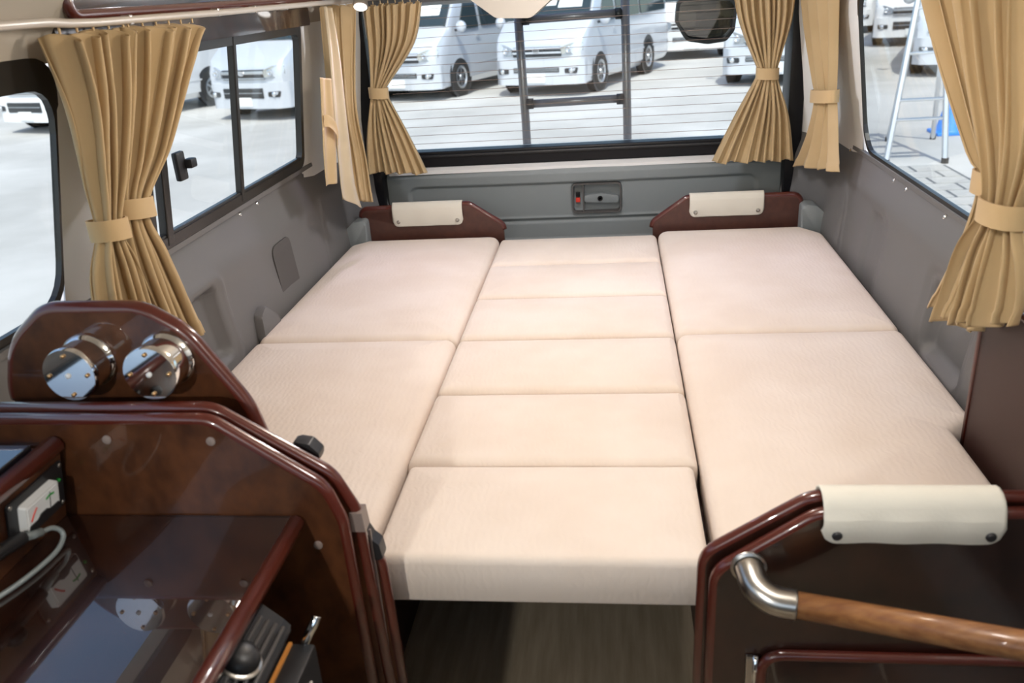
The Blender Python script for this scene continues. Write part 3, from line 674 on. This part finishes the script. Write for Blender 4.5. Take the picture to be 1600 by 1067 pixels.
c = thing('partition_cover', 'large cream flap with dark snaps over the aisle partition', 'cover', (.47, -.345, .56), 'cream flap covers')
drape(c, .364, .572, .562, .620, -.350, -.310, .02, .016)
for ch in c.children:
    if ch.name.startswith('snap'): ch.data.materials.clear(); ch.data.materials.append(M['bplas'])
t = thing('handrail', 'oak handrail with bent steel end on the dark partition', 'handrail', (.4, -.4, .5))
el = smooth_path([(.279, -.348, .520), (.280, -.358, .517), (.286, -.377, .508), (.304, -.391, .501), (.330, -.396, .499)], 6)
obj('elbow', tube(BM(), el, .0185, 16), 'steel', t, True)
obj('flange', lathe(BM(), [(.0225, 0), (.0225, .003), (.019, .005), (.018, 0)], (.279, -.3505, .520), (0, -1, 0), 24), 'steel', t, True, 40)
obj('rod', tube(BM(), [(.330, -.396, .499), (.545, -.5, .537), (.75, -.60, .571)], .0165, 16), 'oak', t, True)
t = thing('tall_cupboard', 'tall plain brown cupboard side behind the bed corner cushion', 'cupboard', (.74, -.1, 0))
obj('body', prism(BM(), fillet([(-.30, 0), (.096, 0), (.096, .70), (.05, .722), (-.30, .722)], [0, 0, .02, .02, 0]), 'x', .706, .752, .003), 'wood_matt', t, True, 40)
obj('edge_band', tube(BM(), [(.708, .095, .40), (.708, .095, .69), (.708, .05, .722), (.708, -.3, .722)], .006, 8), 'edge', t, True)

# ------------------------------------------------------------------ outside: roof ladder, mirror
t = thing('roof_ladder', 'dark tubular roof ladder outside the rear window', 'ladder', (-.01, 1.9, .3))
for xb, xt in ((-.196, -.203), (.172, .167)):
    obj('rail', tube(BM(), [(xb, 1.90, .25), (xb, 1.90, .75), (xt, 1.87, 1.35)], .0155, 12), 'ladder', t, True)
for z in (.548, .818, 1.103):
    r_ = obj('rung', tube(BM(), [(-.186, 1.885, z), (.158, 1.885, z + .003)], .0145, 12), 'ladder', t, True)
    for x in (-.175, .147): obj('rung_clamp', tube(BM(), [(x - .012, 1.885, z + .001), (x + .012, 1.885, z + .001)], .019, 12), 'bplas', r_, True)
t = thing('parking_mirror', 'black framed outside mirror hanging beyond the rear window', 'mirror', (.455, 2.0, .99))
mo = fillet([(.352, 1.135), (.345, 1.06), (.385, .993), (.46, .979), (.525, .985), (.553, 1.02), (.560, 1.105), (.545, 1.128)], [.02, .03, .03, .05, .03, .03, .02, .02])
mc = (.455, 1.06); inn = [(mc[0] + (x - mc[0]) * .90, mc[1] + (z - mc[1]) * .86) for x, z in mo]
obj('shell', ring(BM(), mo, inn, 'y', 1.985, 2.03), 'bplas', t, True, 40)
obj('back', prism(BM(), [(mc[0] + (x - mc[0]) * .95, mc[1] + (z - mc[1]) * .93) for x, z in mo], 'y', 2.02, 2.05, .01), 'bplas', t)
obj('glass', prism(BM(), inn, 'y', 1.996, 2.0, fn=lambda q: (q[0], q[1] - .16 * (q[2] - 1.06), q[2])), 'mirror', t)
obj('arm', tube(BM(), [(.37, 2.02, 1.10), (.365, 2.0, 1.2), (.36, 1.9, 1.36)], .014, 10), 'bplas', t, True)

# ------------------------------------------------------------------ outside: parked vans
def tum(z): return .14 * max(0, z - 1.0)
def make_van(paint, facelift, papers):
    t = thing('parked_van', '', 'van', (0, 0, 0), 'parked vans')
    b = BM(); ST = [(0, .30, .80, .70), (.03, .24, .87, .775), (.12, .2, .99, .82), (.36, .2, 1.15, .845), (.42, .2, 1.21, .846), (1.05, .2, 1.84, .847), (1.25, .2, 1.93, .847), (1.6, .2, 1.97, .847), (4.4, .2, 1.97, .845), (4.62, .22, 1.92, .83), (4.69, .3, 1.8, .8)]
    rings = []
    for y, zb, zt, w in ST:
        zs = max(zb + .2, zt - .12)
        h = [(0, zb), (w - .06, zb), (w, zb + .1), (w, min(.75, zs - .05)), (w - tum(zs), zs), (w - tum(zs) - .03, zt - .04), (w - tum(zt) - .10, zt - .008), (0, zt)]
        loop = h + [(-x, z) for x, z in h[-2:0:-1]]
        rings.append([b.verts.new((x, y, z)) for x, z in loop])
    n = len(rings[0])
    for a, c in zip(rings, rings[1:]):
        for i in range(n): b.faces.new((a[i], a[(i + 1) % n], c[(i + 1) % n], c[i]))
    b.faces.new(rings[0]); b.faces.new(rings[-1][::-1])
    body = obj('body', b, paint, t, True, 30)
    def front(name, x0, x1, z0, z1, y0, y1, m, par=t, bev=.01): return obj(name, bx(x0, x1, y0, y1, z0, z1, bev=bev), m, par, True, 40)
    bp = obj('bumper', prism(BM(), fillet([(-.83, .45), (-.825, .08), (-.70, -.05), (-.3, -.085), (.3, -.085), (.70, -.05), (.825, .08), (.83, .45)], [0, .1, .15, .2, .2, .15, .1, 0]), 'z', .20, .60, .04, 3), paint, t, True, 50)
    front('air_intake', -.42, .42, .40 if not facelift else .36, .48 if not facelift else .52, -.095, -.05, 'grille', bp)
    for z in ((.425, .455) if not facelift else (.44,)): front('intake_slat', -.41, .41, z, z + .010, -.098, -.09, 'alu', bp, .002)
    for s in (-1, 1):
        obj('fog_bezel', prism(BM(), fillet([(s * .52, .385), (s * .52, .46), (s * .74, .47), (s * .72, .375)], .02), 'y', -.100, .03, .004, fn=lambda q: (q[0], q[1] + .09 * max(0, abs(q[0]) - .3) + .9 * max(0, abs(q[0]) - .70), q[2])), 'grille', bp, True, 40)
        obj('fog_lamp', lathe(BM(), [(.04, 0), (.04, .02), (.025, .03), (0, .032)], (s * .635, -.066, .424), (0, -1, 0), 14), 'chrome', bp, True)
    front('number_plate', -.165, .165, .235, .375, -.105, -.085, 'plate', bp, .004)
    # grille and headlamps
    g = front('grille', -.44, .44, .645, .80, -.035, .06, 'grille')
    for z, hh in (((.695, .03), (.765, .028)) if not facelift else ((.73, .05), (.655, .02))): front('grille_bar', -.45, .45, z, z + hh, -.05, .0, 'alu' if facelift else paint, g, .006)
    obj('emblem', ring(BM(), [(.06 * math.cos(a * .3927), .745 + .04 * math.sin(a * .3927)) for a in range(16)], [(.048 * math.cos(a * .3927), .745 + .030 * math.sin(a * .3927)) for a in range(16)], 'y', -.064, -.05), 'chrome', g)
    obj('emblem_bar', ring(BM(), [(.02 * math.cos(a * .3927), .745 + .032 * math.sin(a * .3927)) for a in range(16)], [(.012 * math.cos(a * .3927), .745 + .024 * math.sin(a * .3927)) for a in range(16)], 'y', -.064, -.05), 'chrome', g)
    for s in (-1, 1):
        pl = fillet([(s * .46, .67), (s * .45, .79), (s * .62, .85), (s * .80, .86), (s * .80, .72), (s * .70, .66)], .02)
        hl = obj('headlamp', prism(BM(), pl, 'y', -.05, .12, .012, fn=lambda q: (q[0], q[1] + .8 * max(0, abs(q[0]) - .52) ** 1.5 + .25 * max(0, q[2] - .78), q[2])), 'lens', t, True, 40)
        obj('reflector', lathe(BM(), [(.05, 0), (.05, .006), (.03, -.002), (0, -.004)], (s * .58, -.042, .75), (0, -1, 0), 16), 'chrome', hl, True)
        arms = obj('side_mirror', lathe(BM(), [(0, -.06), (.07, -.045), (.10, 0), (.09, .04), (0, .05)], (s * .98, .62, 1.18), (0, 1, 0), 16), paint, t, True)
        obj('mirror_stalk', tube(BM(), [(s * .84, .66, 1.12), (s * .93, .64, 1.14)], .022, 8), 'grille', arms, True)
        for wy in (.72, 3.29):
            obj('wheel_arch', lathe(BM(), [(.385, 0), (.385, .004), (0, .004)], (s * .842, wy, .35), (s, 0, 0), 28), 'grille', t)
            ty = obj('wheel', lathe(BM(), [(.20, .0), (.28, .0), (.325, .02), (.33, .05), (.33, .15), (.325, .18), (.28, .205), (.205, .20), (.19, .17), (0, .17)], (s * .665, wy, .33), (s, 0, 0), 28), 'tyre', t, True, 40)
            rim = BM(); lathe(rim, [(.195, .0), (.195, .02), (.17, .022), (.16, .008), (.05, .006), (.045, .022), (0, .025)], (s * .842, wy, .33), (s, 0, 0), 24)
            obj('rim', rim, 'alu', ty, True, 40)
            for k in range(6):
                a = k * math.pi / 3; obj('spoke_gap', prism(BM(), [(wy + r * math.cos(a + q), .33 + r * math.sin(a + q)) for r, q in ((.07, -.25), (.155, -.36), (.155, .36), (.07, .25))], 'x', s * .85, s * .855), 'grille', ty)
        # side glass
        for pts in ([(.78, 1.12), (.92, 1.30), (1.22, 1.72), (1.52, 1.74), (1.52, 1.12)], [(1.64, 1.14), (1.64, 1.74), (2.82, 1.74), (2.82, 1.14)], [(2.92, 1.14), (2.92, 1.74), (4.3, 1.74), (4.42, 1.14)]):
            obj('side_window', prism(BM(), fillet(pts, .05), 'x', .835, .852, fn=lambda q: (s * (q[0] - tum(q[2])), q[1], q[2])), 'vglass', t)
        obj('door_handle', bx(min(s * .845, s * .865), max(s * .845, s * .865), 1.36, 1.52, .98, 1.01, bev=.006), paint, t)
        obj('side_strip', bx(min(s * .842, s * .853), max(s * .842, s * .853), 1.2, 4.5, .50, .53, bev=.004), paint, t)
    ya, za, yb, zb = .44, 1.23, 1.06, 1.85; nv = Vector((0, -(zb - za), yb - ya)).normalized()
    def ws_(u, v, off): return tuple(Vector((u * (.775 - .13 * v), ya + (yb - ya) * v, za + (zb - za) * v)) + nv * off - Vector((0, 0, .0)))
    def quad(u0, u1, v0, v1, o0, o1):
        b = BM(); A = [b.verts.new(ws_(u, v, o0)) for u, v in ((u0, v0), (u1, v0), (u1, v1), (u0, v1))]; B = [b.verts.new(ws_(u, v, o1)) for u, v in ((u0, v0), (u1, v0), (u1, v1), (u0, v1))]
        b.faces.new(A); b.faces.new(B[::-1])
        for i in range(4): b.faces.new((A[i], B[i], B[(i + 1) % 4], A[(i + 1) % 4]))
        return b
    wsd = obj('windscreen', quad(-1, 1, -.03, 1.0, -.02, .022), 'vglass', t)
    for u0, u1, v0, v1 in papers: obj('price_sheet', quad(u0, u1, v0, v1, .022, .025), 'paper', wsd)
    obj('sticker', quad(.78, .88, .88, .95, .022, .025), 'white', wsd)
    return t
vA = make_van('silver', False, [(-.30, .15, .28, .78), (.22, .80, .22, .88)])
vE = make_van('silver', True, [(-.15, .25, .35, .9), (.3, .7, .3, .85)])
vC = make_van('whitep', False, [(.1, .6, .2, .5)])
vF = make_van('whitep', True, [(-.5, -.1, .2, .6)])
TH = -R(20.6)
vans = [(vA, -3.60, 13.97, TH, 'silver van with two price sheets, beside the gathered rear curtain'), (copy_tree(vA), -1.11, 13.60, TH, 'silver van seen through the rungs of the roof ladder'),
        (copy_tree(vA), 2.68, 13.27, TH, 'silver van partly behind the rear curtain by the outside mirror'),
        (vE, -5.80, 12.5, TH, 'silver van seen through the sliding side window'),
        (copy_tree(vE), 5.62, 13.15, TH, 'silver van just behind the step ladder'), (vC, 1.89, 18.9, 0, 'white van far back, partly behind the outside mirror'),
        (vF, -9.5, 12.25, TH, 'white van seen through the front side window beside the console'), (copy_tree(vF), 6.59, 18.9, TH, 'white van seen whole-fronted left of the step ladder'),
        (copy_tree(vF), 6.17, 23.6, TH, 'white van farthest back, half hidden behind another white van')]
for o, x, y, r_, lb in vans:
    o.location = (x, y, G); o.rotation_euler = (0, 0, r_); o['label'] = lb
# step ladder
t = thing('step_ladder', 'aluminium step ladder standing outside the large side window', 'ladder', (2.9, 7.1, G))
for s, p, q in ((-1, (2.638, 6.97, G), (2.93, 7.40, 1.15)), (1, (3.156, 6.95, G), (3.13, 7.38, 1.15))):
    lg = obj('front_leg', tube(BM(), [p, q], .028, 6), 'alu', t); obj('foot', tube(BM(), [p, Vector(p) + Vector((0, 0, .05))], .034, 8), 'bplas', lg)
for s, p, q in ((-1, (3.0, 8.15, G), (2.95, 7.45, 1.15)), (1, (3.45, 8.15, G), (3.16, 7.43, 1.15))):
    lg = obj('rear_leg', tube(BM(), [p, q], .024, 6), 'alu', t); obj('foot', tube(BM(), [p, Vector(p) + Vector((0, 0, .05))], .03, 8), 'bplas', lg)
for z in (-.15, .02, .42, .80):
    f = (z - G) / (1.15 - G); a = Vector((2.638, 6.97, G)).lerp(Vector((2.93, 7.40, 1.15)), f); c = Vector((3.156, 6.95, G)).lerp(Vector((3.13, 7.38, 1.15)), f)
    obj('step', bx(a.x, c.x, a.y - .03, a.y + .06, z - .02, z, bev=.005), 'alu', t)
obj('top_step', bx(2.90, 3.18, 7.34, 7.50, 1.14, 1.17, bev=.008), 'alu', t)
# blue cone
t = thing('traffic_cone', 'blue traffic cone on the ground behind the step ladder', 'cone', (3.72, 8.45, G))
obj('base', bx(3.54, 3.90, 8.28, 8.62, G, G + .035, bev=.01), 'blue', t)
obj('cone', lathe(BM(), [(.15, .035), (.14, .05), (.035, .52), (.02, .54), (0, .545)], (3.72, 8.45, G), (0, 0, 1), 20), 'blue', t, True, 40)

# paving slabs beside the van
pv = struct('pavement', bx(1.55, 3.13, 4.2, 6.86, G, G + .006), 'joint')
full = half = None
for j in range(11):
    for i in range(6):
        x = 1.57 + i * .31 - (.155 if j % 2 else 0); y = 4.215 + j * .24; w = .285
        if x < 1.56: x = 1.57; w = .13
        if x + w > 3.13: w = .13
        if x + w > 3.13: continue
        if w > .2:
            o = obj('slab', full or bx(0, .285, 0, .215, 0, .007, bev=.002), 'paver', pv); full = o.data
        else:
            o = obj('slab', half or bx(0, .13, 0, .215, 0, .007, bev=.002), 'paver', pv); half = o.data
        o.location = (x, y, G + .004)
